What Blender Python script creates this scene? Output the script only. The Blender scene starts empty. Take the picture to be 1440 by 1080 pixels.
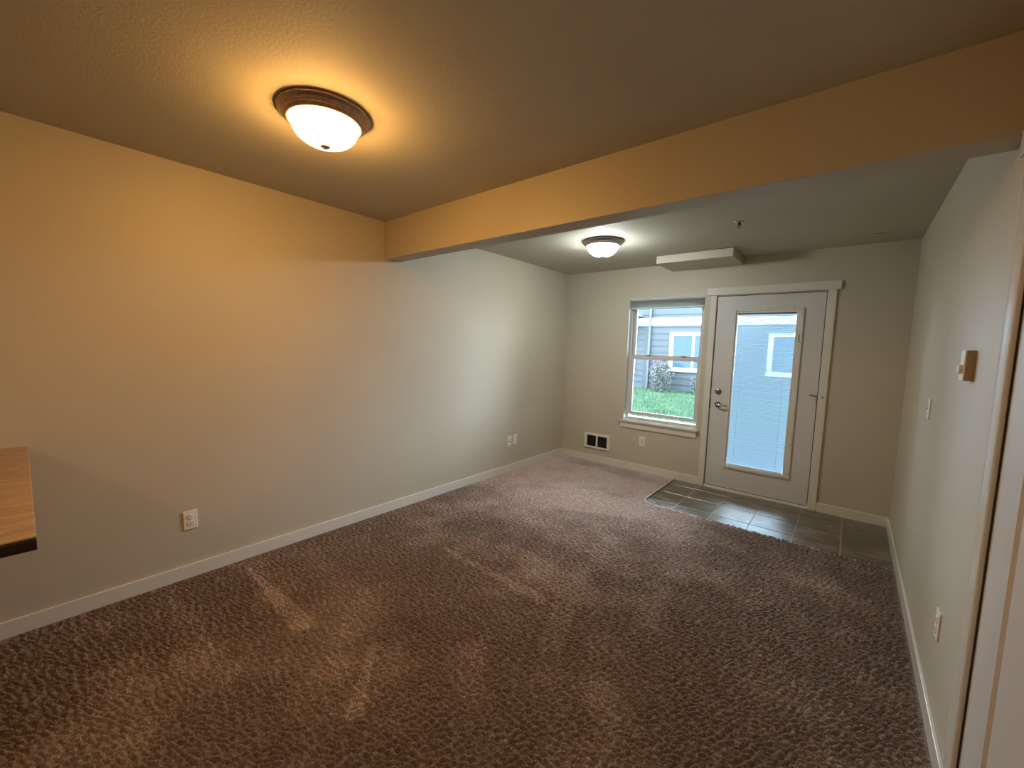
import bpy, bmesh, math, random
import numpy as np
from mathutils import Vector, Euler, Matrix

random.seed(7)
rng = np.random.default_rng(11)
scene = bpy.context.scene
COL = scene.collection

# ------------------------------------------------------------------ camera
cam_data = bpy.data.cameras.new('camera')
cam = bpy.data.objects.new('camera', cam_data)
COL.objects.link(cam)
cam.location = (3.0015, -4.7408, 1.4614)
cam.rotation_euler = (1.479478, -0.030113, 0.694977)
cam_data.sensor_width = 36.0
cam_data.lens = 575.283 / 1440.0 * 36.0
cam_data.clip_start = 0.02
scene.camera = cam

# ------------------------------------------------------------------ light and exposure
SKY = 29.0
world = bpy.data.worlds.new('overcast_sky')
scene.world = world
world.use_nodes = True
wbg = world.node_tree.nodes['Background']
wbg.inputs['Color'].default_value = (0.60, 0.81, 1.0, 1)
wbg.inputs['Strength'].default_value = SKY
LAMP_WARM = 106.0        # dining room lamp glass
LAMP_COOL = 116.0        # living room lamp glass
LAMP_KITCHEN = 64.0     # kitchen lamp glass behind the camera
scene.view_settings.view_transform = 'Standard'
scene.view_settings.look = 'None'
scene.view_settings.gamma = 1.0
scene.view_settings.use_curve_mapping = False
scene.view_settings.exposure = 0.0
cy = scene.cycles
cy.max_bounces = 14
cy.diffuse_bounces = 8
cy.glossy_bounces = 4
cy.transmission_bounces = 6
cy.transparent_max_bounces = 16
cy.sample_clamp_indirect = 0.0
cy.caustics_reflective = False
cy.caustics_refractive = False
cy.use_denoising = True


def portal(x, z, w, h, y):
    d = bpy.data.lights.new('daylight_portal', 'AREA')
    d.shape = 'RECTANGLE'
    d.size = w
    d.size_y = h
    d.cycles.is_portal = True
    o = bpy.data.objects.new('daylight_portal', d)
    COL.objects.link(o)
    o.location = (x, y, z)
    o.rotation_euler = (math.radians(-90), 0, 0)
    o['kind'] = 'helper'


portal(1.298, 1.35, 0.86, 1.47, 0.16)
portal(2.31, 1.06, 0.58, 1.64, 0.16)

# ------------------------------------------------------------------ room measures (metres)
W, H = 3.3514, 2.4354
YB, TB, ZB = -2.7964, 0.1416, 2.1387       # ceiling beam
YN = -7.6                                  # wall behind the camera
BB = 0.0857

# ------------------------------------------------------------------ materials


def nt(name):
    m = bpy.data.materials.new(name)
    m.use_nodes = True
    t = m.node_tree
    return m, t, t.nodes['Principled BSDF']


def noise(t, scale, detail=2.0, rough=0.5, vec=None):
    n = t.nodes.new('ShaderNodeTexNoise')
    n.inputs['Scale'].default_value = scale
    n.inputs['Detail'].default_value = detail
    n.inputs['Roughness'].default_value = rough
    if vec is not None:
        t.links.new(vec, n.inputs['Vector'])
    return n


def objco(t, scale=(1, 1, 1)):
    c = t.nodes.new('ShaderNodeTexCoord')
    m = t.nodes.new('ShaderNodeMapping')
    m.inputs['Scale'].default_value = scale
    t.links.new(c.outputs['Object'], m.inputs['Vector'])
    return m.outputs['Vector']


def ramp(t, fac, stops):
    r = t.nodes.new('ShaderNodeValToRGB')
    els = r.color_ramp.elements
    while len(els) > 1:
        els.remove(els[-1])
    els[0].position = stops[0][0]
    els[0].color = (*stops[0][1], 1)
    for p, c in stops[1:]:
        e = els.new(p)
        e.color = (*c, 1)
    t.links.new(fac, r.inputs['Fac'])
    return r.outputs['Color']


def bump(t, b, height, strength, dist):
    n = t.nodes.new('ShaderNodeBump')
    n.inputs['Strength'].default_value = strength
    n.inputs['Distance'].default_value = dist
    t.links.new(height, n.inputs['Height'])
    t.links.new(n.outputs['Normal'], b.inputs['Normal'])


def painted(name, col, rough=0.6, var=0.05, bscale=140, bstr=0.25, bdist=0.0015):
    m, t, b = nt(name)
    v = objco(t)
    n = noise(t, 1.3, 3, vec=v)
    lo = tuple(c * (1 - var) for c in col)
    hi = tuple(min(1, c * (1 + var)) for c in col)
    t.links.new(ramp(t, n.outputs['Fac'], [(0.3, lo), (0.7, hi)]), b.inputs['Base Color'])
    b.inputs['Roughness'].default_value = rough
    if bstr:
        n2 = noise(t, bscale, 3, vec=v)
        bump(t, b, n2.outputs['Fac'], bstr, bdist)
    return m


def plain(name, col, rough=0.5, metal=0.0, var=0.06, scale=30):
    m, t, b = nt(name)
    n = noise(t, scale, 2, vec=objco(t))
    lo = tuple(c * (1 - var) for c in col)
    hi = tuple(min(1, c * (1 + var)) for c in col)
    t.links.new(ramp(t, n.outputs['Fac'], [(0.35, lo), (0.65, hi)]), b.inputs['Base Color'])
    b.inputs['Roughness'].default_value = rough
    b.inputs['Metallic'].default_value = metal
    return m


M = {}
M['wall'] = painted('beige_wall_paint', (0.52, 0.47, 0.365), 0.52, 0.03, 150, 0.28, 0.0018)
M['ceiling'] = painted('beige_ceiling_paint', (0.50, 0.475, 0.385), 0.75, 0.04, 90, 0.35, 0.003)
M['beam'] = painted('beige_beam_paint', (0.48, 0.43, 0.33), 0.5, 0.03, 150, 0.28, 0.0018)
M['trim'] = painted('white_trim_paint', (0.68, 0.655, 0.59), 0.22, 0.02, 60, 0.05, 0.001)
M['door'] = painted('white_door_paint', (0.62, 0.61, 0.59), 0.4, 0.03, 220, 0.12, 0.001)
M['vinyl'] = plain('white_vinyl', (0.60, 0.58, 0.57), 0.35, 0, 0.02)
M['plastic'] = plain('white_plastic', (0.80, 0.77, 0.70), 0.35, 0, 0.02)
M['almond'] = plain('tan_plastic', (0.36, 0.27, 0.19), 0.45, 0, 0.03)
M['dark'] = plain('dark_recess', (0.012, 0.011, 0.010), 0.7)
M['gasket'] = plain('black_weatherstrip', (0.02, 0.018, 0.016), 0.8)
M['nickel'] = plain('satin_nickel', (0.30, 0.28, 0.26), 0.28, 1.0, 0.05)
M['chrome'] = plain('polished_nickel', (0.72, 0.69, 0.65), 0.15, 1.0, 0.03)
M['bronze'] = plain('brushed_bronze', (0.42, 0.30, 0.23), 0.32, 0.75, 0.12, 60)
M['pewter'] = plain('brushed_pewter', (0.42, 0.36, 0.33), 0.38, 0.85, 0.12, 60)
M['heater'] = plain('white_enamel', (0.78, 0.74, 0.68), 0.35)
M['grille'] = plain('black_grille', (0.015, 0.015, 0.016), 0.5)
M['siding'] = painted('bluegrey_siding', (0.022, 0.027, 0.030), 0.7, 0.05, 40, 0.2, 0.002)
M['exttrim'] = plain('white_exterior_trim', (0.34, 0.34, 0.33), 0.6)
M['downpipe'] = plain('pale_downspout', (0.036, 0.041, 0.045), 0.5)
M['shingle'] = plain('asphalt_shingle', (0.05, 0.05, 0.055), 0.9)
M['latch'] = plain('tan_latch', (0.33, 0.21, 0.15), 0.5)
M['cabinet'] = plain('cabinet_wood', (0.16, 0.08, 0.035), 0.5, 0, 0.2, 12)

# thin glass: clear with a fresnel reflection


def thin_glass(name, tint):
    m = bpy.data.materials.new(name)
    m.use_nodes = True
    t = m.node_tree
    for n in list(t.nodes):
        if n.type != 'OUTPUT_MATERIAL':
            t.nodes.remove(n)
    out = [n for n in t.nodes if n.type == 'OUTPUT_MATERIAL'][0]
    tr = t.nodes.new('ShaderNodeBsdfTransparent')
    tr.inputs['Color'].default_value = (*tint, 1)
    gl = t.nodes.new('ShaderNodeBsdfGlossy')
    gl.inputs['Roughness'].default_value = 0.02
    fr = t.nodes.new('ShaderNodeFresnel')
    fr.inputs['IOR'].default_value = 1.45
    mx = t.nodes.new('ShaderNodeMixShader')
    t.links.new(fr.outputs[0], mx.inputs[0])
    t.links.new(tr.outputs[0], mx.inputs[1])
    t.links.new(gl.outputs[0], mx.inputs[2])
    t.links.new(mx.outputs[0], out.inputs['Surface'])
    return m


M['glass'] = thin_glass('clear_glass', (0.97, 0.98, 0.98))

m, t, b = nt('dark_window_glass')
b.inputs['Base Color'].default_value = (0.03, 0.05, 0.07, 1)
b.inputs['Roughness'].default_value = 0.05
b.inputs['Specular IOR Level'].default_value = 0.12
M['extglass'] = m

# translucent blind slats


def slat_mat(name, col, trans):
    m = bpy.data.materials.new(name)
    m.use_nodes = True
    t = m.node_tree
    b = t.nodes['Principled BSDF']
    b.inputs['Base Color'].default_value = (*col, 1)
    b.inputs['Roughness'].default_value = 0.5
    out = [n for n in t.nodes if n.type == 'OUTPUT_MATERIAL'][0]
    tl = t.nodes.new('ShaderNodeBsdfTranslucent')
    tl.inputs['Color'].default_value = (*col, 1)
    mx = t.nodes.new('ShaderNodeMixShader')
    mx.inputs[0].default_value = trans
    t.links.new(b.outputs[0], mx.inputs[1])
    t.links.new(tl.outputs[0], mx.inputs[2])
    t.links.new(mx.outputs[0], out.inputs['Surface'])
    return m


M['doorslat'] = slat_mat('white_door_slat', (0.66, 0.80, 0.90), 0.25)
M['winslat'] = slat_mat('white_window_slat', (0.85, 0.85, 0.82), 0.45)


def lamp_glass(name, col, strength):
    m, t, b = nt(name)
    b.inputs['Base Color'].default_value = (0.85, 0.80, 0.70, 1)
    b.inputs['Roughness'].default_value = 0.35
    n = noise(t, 14, 3, vec=objco(t))
    c = ramp(t, n.outputs['Fac'], [(0.3, tuple(x * 0.85 for x in col)), (0.65, col)])
    t.links.new(c, b.inputs['Emission Color'])
    b.inputs['Emission Strength'].default_value = strength
    return m


M['lampwarm'] = lamp_glass('warm_frosted_glass', (1.0, 0.50, 0.13), LAMP_WARM)
M['lampcool'] = lamp_glass('neutral_frosted_glass', (0.93, 1.0, 0.99), LAMP_COOL)
M['lampkit'] = lamp_glass('kitchen_frosted_glass', (1.0, 0.68, 0.40), LAMP_KITCHEN)

# carpet
m, t, b = nt('brown_carpet_pile')
v = objco(t)
n1 = noise(t, 2.2, 4, vec=v)
n2 = noise(t, 190, 2, vec=v)
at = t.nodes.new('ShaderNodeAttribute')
at.attribute_name = 'pile'  # pile tracks plus window daylight painted as lighter colour
base = ramp(t, n2.outputs['Fac'], [(0.30, (0.105, 0.077, 0.065)), (0.52, (0.180, 0.139, 0.122)), (0.72, (0.33, 0.265, 0.24))])
mx = t.nodes.new('ShaderNodeMix')
mx.data_type = 'RGBA'
mx.blend_type = 'MULTIPLY'
mx.inputs['Factor'].default_value = 1.0
t.links.new(base, mx.inputs[6])
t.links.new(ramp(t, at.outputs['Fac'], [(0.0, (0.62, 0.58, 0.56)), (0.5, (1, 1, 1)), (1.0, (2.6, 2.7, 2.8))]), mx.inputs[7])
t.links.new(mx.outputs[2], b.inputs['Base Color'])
b.inputs['Roughness'].default_value = 0.95
b.inputs['Sheen Weight'].default_value = 0.15
b.inputs['Sheen Roughness'].default_value = 0.55
b.inputs['Sheen Tint'].default_value = (1.0, 0.95, 0.92, 1)
n3 = noise(t, 420, 2, vec=v)
bump(t, b, n3.outputs['Fac'], 0.6, 0.003)
M['carpet'] = m

# slate look tile
m, t, b = nt('slate_tile')
v = objco(t, (1.0, 2.2, 1))
oi = t.nodes.new('ShaderNodeObjectInfo')
add = t.nodes.new('ShaderNodeVectorMath')
add.operation = 'ADD'
t.links.new(v, add.inputs[0])
sc_ = t.nodes.new('ShaderNodeVectorMath')
sc_.operation = 'SCALE'
sc_.inputs['Scale'].default_value = 30
cmb = t.nodes.new('ShaderNodeCombineXYZ')
t.links.new(oi.outputs['Random'], cmb.inputs[0])
t.links.new(cmb.outputs[0], sc_.inputs[0])
t.links.new(sc_.outputs[0], add.inputs[1])
n1 = noise(t, 4.2, 5, 0.58, vec=add.outputs[0])
n1.inputs['Distortion'].default_value = 1.6
c = ramp(t, n1.outputs['Fac'], [(0.34, (0.018, 0.014, 0.008)), (0.48, (0.055, 0.046, 0.030)), (0.58, (0.12, 0.10, 0.07)), (0.70, (0.24, 0.21, 0.155))])
t.links.new(c, b.inputs['Base Color'])
b.inputs['Roughness'].default_value = 0.30
b.inputs['Coat Weight'].default_value = 1.0
b.inputs['Coat Roughness'].default_value = 0.32
b.inputs['Coat IOR'].default_value = 1.75
bump(t, b, n1.outputs['Fac'], 0.06, 0.003)
M['tile'] = m
M['grout'] = plain('pale_grout', (0.42, 0.38, 0.31), 0.6)

# laminate countertop
m, t, b = nt('wood_grain_laminate')
v = objco(t, (9.0, 1.3, 1))
n1 = noise(t, 3.6, 7, 0.72, vec=v)
n1.inputs['Distortion'].default_value = 1.6
c = ramp(t, n1.outputs['Fac'], [(0.32, (0.22, 0.135, 0.095)), (0.50, (0.37, 0.26, 0.19)), (0.66, (0.52, 0.40, 0.31))])
t.links.new(c, b.inputs['Base Color'])
b.inputs['Roughness'].default_value = 0.42
M['laminate'] = m
M['edge'] = plain('dark_laminate_edge', (0.030, 0.011, 0.005), 0.5, 0, 0.15)

# lawn
m, t, b = nt('lawn_soil')
n1 = noise(t, 3.0, 4, vec=objco(t))
t.links.new(ramp(t, n1.outputs['Fac'], [(0.35, (0.014, 0.034, 0.014)), (0.65, (0.024, 0.050, 0.020))]), b.inputs['Base Color'])
b.inputs['Roughness'].default_value = 1.0
M['lawn'] = m
m, t, b = nt('grass_blade')
n1 = noise(t, 1.6, 5, 0.6, vec=objco(t, (1, 2.5, 1)))
t.links.new(ramp(t, n1.outputs['Fac'], [(0.36, (0.016, 0.046, 0.020)), (0.52, (0.030, 0.070, 0.028)), (0.66, (0.058, 0.105, 0.042))]), b.inputs['Base Color'])
b.inputs['Roughness'].default_value = 0.8
M['grass'] = m
M['leaf'] = plain('greygreen_leaf', (0.055, 0.062, 0.050), 0.6, 0, 0.6, 9)
M['pinkleaf'] = plain('pink_leaf', (0.095, 0.045, 0.068), 0.6, 0, 0.4, 9)
M['bark'] = plain('shrub_bark', (0.03, 0.022, 0.018), 0.9)
M['concrete'] = plain('patio_concrete', (0.10, 0.10, 0.095), 0.9)

# ------------------------------------------------------------------ mesh helpers


def link(name, me, parent=None, loc=None, rot=None):
    o = bpy.data.objects.new(name, me)
    COL.objects.link(o)
    if parent is not None:
        o.parent = parent
    if loc is not None:
        o.location = loc
    if rot is not None:
        o.rotation_euler = rot
    return o


def mesh_from(name, bm, mat, smooth=False):
    me = bpy.data.meshes.new(name)
    bmesh.ops.recalc_face_normals(bm, faces=bm.faces)
    bm.to_mesh(me)
    bm.free()
    me.materials.append(mat)
    if smooth:
        for p in me.polygons:
            p.use_smooth = True
    return me


def add_box(bm, x0, x1, y0, y1, z0, z1, bev=0.0, seg=2):
    r = bmesh.ops.create_cube(bm, size=1.0)
    vs = r['verts']
    for q in vs:
        q.co.x = (x0 + x1) / 2 + q.co.x * (x1 - x0)
        q.co.y = (y0 + y1) / 2 + q.co.y * (y1 - y0)
        q.co.z = (z0 + z1) / 2 + q.co.z * (z1 - z0)
    if bev > 0:
        es = list({e for q in vs for e in q.link_edges})
        bmesh.ops.bevel(bm, geom=es, offset=bev, segments=seg, affect='EDGES', profile=0.5)


def boxes(name, mat, lst, parent=None, bev=0.0, seg=2):
    bm = bmesh.new()
    for bx in lst:
        add_box(bm, *bx, bev=bev, seg=seg)
    return link(name, mesh_from(name, bm, mat), parent)


def box(name, mat, x0, x1, y0, y1, z0, z1, parent=None, bev=0.0, seg=2):
    return boxes(name, mat, [(x0, x1, y0, y1, z0, z1)], parent, bev, seg)


def add_lathe(bm, prof, n=48, mtx=None, cap=True):
    rings = []
    for r, z in prof:
        ring = []
        if r < 1e-6:
            ring = [bm.verts.new((0, 0, z))]
        else:
            for k in range(n):
                a = 2 * math.pi * k / n
                ring.append(bm.verts.new((r * math.cos(a), r * math.sin(a), z)))
        rings.append(ring)
    for a_, b_ in zip(rings[:-1], rings[1:]):
        if len(a_) == 1 and len(b_) == 1:
            continue
        for k in range(n):
            k2 = (k + 1) % n
            if len(a_) == 1:
                bm.faces.new((a_[0], b_[k], b_[k2]))
            elif len(b_) == 1:
                bm.faces.new((a_[k], a_[k2], b_[0]))
            else:
                bm.faces.new((a_[k], a_[k2], b_[k2], b_[k]))
    if cap:
        for ring in (rings[0], rings[-1]):
            if len(ring) > 2:
                bm.faces.new(ring)
    if mtx is not None:
        vs = [q for ring in rings for q in ring]
        bmesh.ops.transform(bm, matrix=mtx, verts=vs)


def lathe(name, mat, prof, parent=None, n=48, mtx=None, cap=True, smooth=True, loc=None):
    bm = bmesh.new()
    add_lathe(bm, prof, n, mtx, cap)
    me = mesh_from(name, bm, mat, smooth)
    return link(name, me, parent, loc)


def add_tube(bm, pts, radii, n=12, flat=1.0):
    pts = [Vector(q) for q in pts]
    if not hasattr(radii, '__len__'):
        radii = [radii] * len(pts)
    rings = []
    for i, q in enumerate(pts):
        d = (pts[min(i + 1, len(pts) - 1)] - pts[max(i - 1, 0)]).normalized()
        up = Vector((0, 0, 1)) if abs(d.z) < 0.9 else Vector((1, 0, 0))
        s = d.cross(up).normalized()
        u = s.cross(d)
        rings.append([bm.verts.new(q + s * (radii[i] * flat * math.cos(2 * math.pi * k / n)) + u * (radii[i] * math.sin(2 * math.pi * k / n))) for k in range(n)])
    for a_, b_ in zip(rings[:-1], rings[1:]):
        for k in range(n):
            bm.faces.new((a_[k], a_[(k + 1) % n], b_[(k + 1) % n], b_[k]))
    bm.faces.new(rings[0])
    bm.faces.new(rings[-1][::-1])


def tube(name, mat, pts, radii, parent=None, n=12, flat=1.0):
    bm = bmesh.new()
    add_tube(bm, pts, radii, n, flat)
    return link(name, mesh_from(name, bm, mat, True), parent)


def thing(name, label, cat, loc, rotz=0.0, group=None):
    o = bpy.data.objects.new(name, None)
    COL.objects.link(o)
    o.location = loc
    o.rotation_euler = (0, 0, rotz)
    o['label'] = label
    o['category'] = cat
    if group:
        o['group'] = group
    return o


def tag(o, label, cat, group=None, kind=None):
    o['label'] = label
    o['category'] = cat
    if group:
        o['group'] = group
    if kind:
        o['kind'] = kind
    return o


def struct(o, label, cat):
    o['kind'] = 'structure'
    o['label'] = label
    o['category'] = cat
    return o


RY = Matrix.Rotation(math.radians(90), 4, 'X')      # lathe axis z -> -y

# ------------------------------------------------------------------ room shell
T = 0.15
struct(box('wall_left', M['wall'], -T, 0, YN, 0, -0.1, H), 'long plain beige wall with the beam end on it', 'wall')
WX0, WX1, WZ0, WZ1 = 0.872, 1.733, 0.605, 2.088      # window opening
DX0, DX1, DZ1 = 1.846, 2.780, 2.058                  # door opening
struct(boxes('wall_far', M['wall'], [
    (-T, WX0, 0, T, -0.1, H), (WX0, WX1, 0, T, -0.1, WZ0), (WX0, WX1, 0, T, WZ1, H),
    (WX1, DX0, 0, T, -0.1, H), (DX0, DX1, 0, T, DZ1, H), (DX0, DX1, 0, T, -0.1, 0.0), (DX1, W + T, 0, T, -0.1, H)]),
    'beige end wall holding the window and the glazed door', 'wall')
# right wall with a closed door in it
RY0, RY1, RZ1 = -3.80, -2.935, 2.055
struct(boxes('wall_right', M['wall'], [
    (W, W + T, RY1, 0, -0.1, H), (W, W + T, RY0, RY1, RZ1, H), (W, W + T, YN, RY0, -0.1, H)]),
    'narrow beige wall with the thermostat on it', 'wall')
struct(box('wall_near', M['wall'], -T, W + T, YN - T, YN, -0.1, H), 'beige kitchen wall opposite the window', 'wall')
struct(box('ceiling', M['ceiling'], -T, W + T, YN - T, T, H, H + 0.12), 'beige textured ceiling on both sides of the beam', 'ceiling')
struct(box('ceiling_beam', M['beam'], 0, W, YB, YB + TB, ZB, H + 0.01, bev=0.003), 'beige boxed beam crossing the ceiling from wall to wall', 'beam')
floor = struct(box('floor', M['dark'], -T, W + T, YN - T, T, -0.14, -0.006), 'floor slab under the carpet and the entry tiles', 'floor')

# baseboards: body with a small eased top


def baseboard(name, x0, x1, y0, y1, label):
    o = box(name, M['trim'], x0, x1, y0, y1, -0.002, BB, bev=0.003)
    struct(o, label, 'baseboard')
    return o


BT = 0.014
baseboard('baseboard_left', 0, BT, YN, 0, 'white baseboard along the long left wall')
baseboard('baseboard_far', 0.001, 1.788, -BT, 0, 'white baseboard under the window and the wall heater')
baseboard('baseboard_far_right', 2.842, W, -BT, 0, 'short white baseboard between door casing and corner')
baseboard('baseboard_right', W - BT, W, -2.845, 0, 'white baseboard below the thermostat wall')
baseboard('baseboard_near', 0, W, YN, YN + BT, 'white baseboard on the kitchen wall')

# ------------------------------------------------------------------ tiles at the door
TX0, TY0 = 1.545, -0.965
box('grout', M['grout'], TX0, W - BT, TY0, -0.001, -0.02, -0.0025, parent=floor)
gx = [TX0, 1.818, 2.125, 2.430, 2.738, 3.042, W - BT]
gy = [TY0 - 0.0, -0.795, -0.490, -0.185, -0.001]
for i in range(len(gx) - 1):
    for j in range(len(gy) - 1):
        g = 0.0032
        bm = bmesh.new()
        x0, x1, y0, y1 = gx[i] + (g if i else 0), gx[i + 1] - g, gy[j] + (g if j else 0), gy[j + 1] - g
        cx_, cy_ = (x0 + x1) / 2, (y0 + y1) / 2
        if i == 0 and j == 0:     # the clipped corner
            pts = [(x0 + 0.085, y0), (x1, y0), (x1, y1), (x0, y1), (x0, y0 + 0.10), (x0 + 0.018, y0 + 0.045)]
        else:
            pts = [(x0, y0), (x1, y0), (x1, y1), (x0, y1)]
        top = [bm.verts.new((a - cx_, c_ - cy_, 0)) for a, c_ in pts]
        f = bm.faces.new(top)
        r = bmesh.ops.extrude_face_region(bm, geom=[f])
        for q in r['geom']:
            if isinstance(q, bmesh.types.BMVert):
                q.co.z -= 0.012
        es = [e for e in bm.edges if e.verts[0].co.z > -0.001 and e.verts[1].co.z > -0.001]
        bmesh.ops.bevel(bm, geom=es, offset=0.0018, segments=1, affect='EDGES')
        link('tile', mesh_from('tile', bm, M['tile']), floor, (cx_, cy_, 0.0))
# metal transition strip round the tiled patch
strip_pts = [(TX0 - 0.006, -0.02, 0.008), (TX0 - 0.006, TY0 + 0.10, 0.008), (TX0 + 0.014, TY0 + 0.042, 0.007), (TX0 + 0.085, TY0 - 0.006, 0.006), (W - BT - 0.005, TY0 - 0.006, 0.004)]
s = tube('transition_strip', plain('pale_edging_vinyl', (0.78, 0.77, 0.74), 0.4), strip_pts, 0.0075, n=8)
tag(s, 'thin pale edging strip between the carpet and the slate tiles', 'trim')
# loose thread on the corner tile
th = [(1.655 + 0.045 * (k / 11), -0.885 + 0.012 * math.sin(k * 0.95) - 0.02 * (k / 11), 0.003) for k in range(12)]
tag(tube('thread', M['dark'], th, 0.0022, n=6), 'short curled dark thread lying on the corner tile', 'thread')

# ------------------------------------------------------------------ carpet


def fft_noise(ny, nx, step, lam, width, ax=1.0):
    """band-pass noise with wavelength lam (m); ax stretches it along x"""
    fy = np.fft.fftfreq(ny, step)[:, None]
    fx = np.fft.rfftfreq(nx, step)[None, :] * ax
    f = np.sqrt(fx * fx + fy * fy)
    f0 = 1.0 / lam
    g = np.exp(-((f - f0) / (f0 * width)) ** 2)
    spec = np.fft.rfft2(rng.standard_normal((ny, nx))) * g
    a = np.fft.irfft2(spec, s=(ny, nx))
    return a / a.std()


def fft_dir(ny, nx, step, lam, width, stretch, ang):
    """band-pass noise whose crests run along the direction ang, stretch times longer than wide"""
    fy = np.fft.fftfreq(ny, step)[:, None]
    fx = np.fft.rfftfreq(nx, step)[None, :]
    fu = (fx * math.cos(ang) + fy * math.sin(ang)) * stretch
    fv = -fx * math.sin(ang) + fy * math.cos(ang)
    f = np.sqrt(fu * fu + fv * fv)
    g = np.exp(-((f - 1.0 / lam) / (width / lam)) ** 2)
    a = np.fft.irfft2(np.fft.rfft2(rng.standard_normal((ny, nx))) * g, s=(ny, nx))
    return a / a.std()


def carpet():
    step = 0.0043
    y_lo = -4.95
    nx, ny = int(W / step) + 1, int(-y_lo / step) + 1
    xs = np.linspace(0.004, W - 0.004, nx)
    ys = np.linspace(y_lo, -0.004, ny)
    X, Y = np.meshgrid(xs, ys)
    n1 = fft_dir(ny, nx, step, 0.0175, 0.42, 2.7, math.radians(38))
    n2 = fft_noise(ny, nx, step, 0.014, 0.45)
    n3 = fft_noise(ny, nx, step, 0.9, 0.9)
    n4 = fft_noise(ny, nx, step, 0.33, 0.7)
    ridg = np.clip(0.75 + 0.62 * (n1 + 0.25 * n2), 0, 1.5)
    Z = -0.001 + 0.0125 * ridg + 0.0010 * n2
    # vacuum and foot tracks: pile leaning another way; window daylight is painted in after them
    pile = 0.5 + 0.05 * n3 + 0.035 * n4

    def seg(x, y, x0, y0, x1, y1, w0, w1, amt, soft=0.35):
        dx, dy = x1 - x0, y1 - y0
        L2 = dx * dx + dy * dy
        tt = ((x - x0) * dx + (y - y0) * dy) / L2
        tc = np.clip(tt, 0, 1)
        d = np.hypot(x - (x0 + tc * dx), y - (y0 + tc * dy))
        wv = w0 + (w1 - w0) * tc
        k = np.clip((wv - d) / (wv * soft), 0, 1)
        return amt * k * k * (3 - 2 * k)

    for a in [(0.16, -3.88, 0.94, -3.88, 0.012, 0.070, 0.36), (0.10, -4.27, 1.0, -4.30, 0.02, 0.13, 0.14),
              (1.34, -3.72, 1.62, -3.98, 0.02, 0.04, 0.28), (0.86, -2.87, 1.72, -2.88, 0.02, 0.05, 0.26),
              (1.2, -2.55, 1.85, -2.68, 0.10, 0.16, 0.20), (0.7, -1.6, 1.5, -1.2, 0.30, 0.3, 0.18),
              (1.87, -2.86, 2.05, -3.3, 0.07, 0.09, 0.22), (0.35, -2.2, 0.9, -2.0, 0.12, 0.2, 0.08),
              (0.2, -3.4, 1.5, -3.35, 0.10, 0.22, -0.14), (1.6, -3.1, 1.5, -3.5, 0.15, 0.2, -0.12),
              (2.4, -2.2, 2.7, -3.2, 0.2, 0.25, -0.12), (2.25, -1.3, 2.9, -1.5, 0.12, 0.2, 0.12),
              (1.75, -4.1, 2.6, -4.4, 0.2, 0.25, -0.12), (0.25, -0.2, 1.5, -0.25, 0.12, 0.16, -0.25)]:
        pile += 0.62 * seg(X, Y, *a)
    pile += 0.50 * np.clip((Y + 2.6) / 1.5, 0, 1) * np.clip((2.6 - X) / 1.0, 0, 1)  # window daylight painted into the carpet colour, lighter towards the far wall
    edge_ = np.clip(np.minimum(np.minimum(X - 0.014, W - 0.014 - X), -0.014 - Y) / 0.03, 0.12, 1)
    lift = np.clip(pile - 0.62, 0, 0.4)
    Z -= lift * 0.006 * np.clip(ridg, 0, 1.5)
    Z = 0.004 + (Z - 0.004) * edge_
    verts = np.stack([X, Y, Z], -1).reshape(-1, 3)
    idx = np.arange(nx * ny).reshape(ny, nx)
    q = np.stack([idx[:-1, :-1], idx[:-1, 1:], idx[1:, 1:], idx[1:, :-1]], -1)
    cx = (xs[:-1] + xs[1:]) / 2
    cyy = (ys[:-1] + ys[1:]) / 2
    CX, CY = np.meshgrid(cx, cyy)
    intile = (CX > TX0 - 0.004) & (CY > TY0 - 0.002) & ~((CX - TX0) / 0.085 + (CY - TY0) / 0.10 < 0.55)
    q = q[~intile].reshape(-1, 4)
    nv = len(verts)
    ex = np.array([[0, YN, 0.01], [W, YN, 0.01], [W, y_lo, 0.01], [0, y_lo, 0.01]])
    verts = np.concatenate([verts, ex])
    q = np.concatenate([q, [[nv, nv + 1, nv + 2, nv + 3]]])
    me = bpy.data.meshes.new('carpet')
    me.vertices.add(len(verts))
    me.vertices.foreach_set('co', verts.astype(np.float32).ravel())
    me.loops.add(q.size)
    me.loops.foreach_set('vertex_index', q.astype(np.int32).ravel())
    me.polygons.add(len(q))
    me.polygons.foreach_set('loop_start', np.arange(0, q.size, 4, dtype=np.int32))
    me.update(calc_edges=True)
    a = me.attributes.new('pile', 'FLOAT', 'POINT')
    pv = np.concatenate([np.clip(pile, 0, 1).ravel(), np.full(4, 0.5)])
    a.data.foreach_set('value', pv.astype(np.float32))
    me.polygons.foreach_set('use_smooth', np.ones(len(q), dtype=bool))
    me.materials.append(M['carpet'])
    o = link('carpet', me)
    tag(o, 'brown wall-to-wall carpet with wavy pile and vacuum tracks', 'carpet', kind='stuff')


carpet()

# ------------------------------------------------------------------ window
win = thing('window_1', 'white single-hung window with lower sash raised a crack', 'window', ((WX0 + WX1) / 2, 0, WZ0))
win['kind'] = 'structure'
WO = Vector(win.location)


def wbox(name, mat, lst, parent=None, bev=0.0015):
    """boxes given in room coordinates, stored relative to the window's base"""
    bm = bmesh.new()
    for bx in lst:
        add_box(bm, bx[0] - WO.x, bx[1] - WO.x, bx[2], bx[3], bx[4] - WO.z, bx[5] - WO.z, bev=bev, seg=1)
    p_ = parent or win
    return link(name, mesh_from(name, bm, mat), p_)


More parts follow.
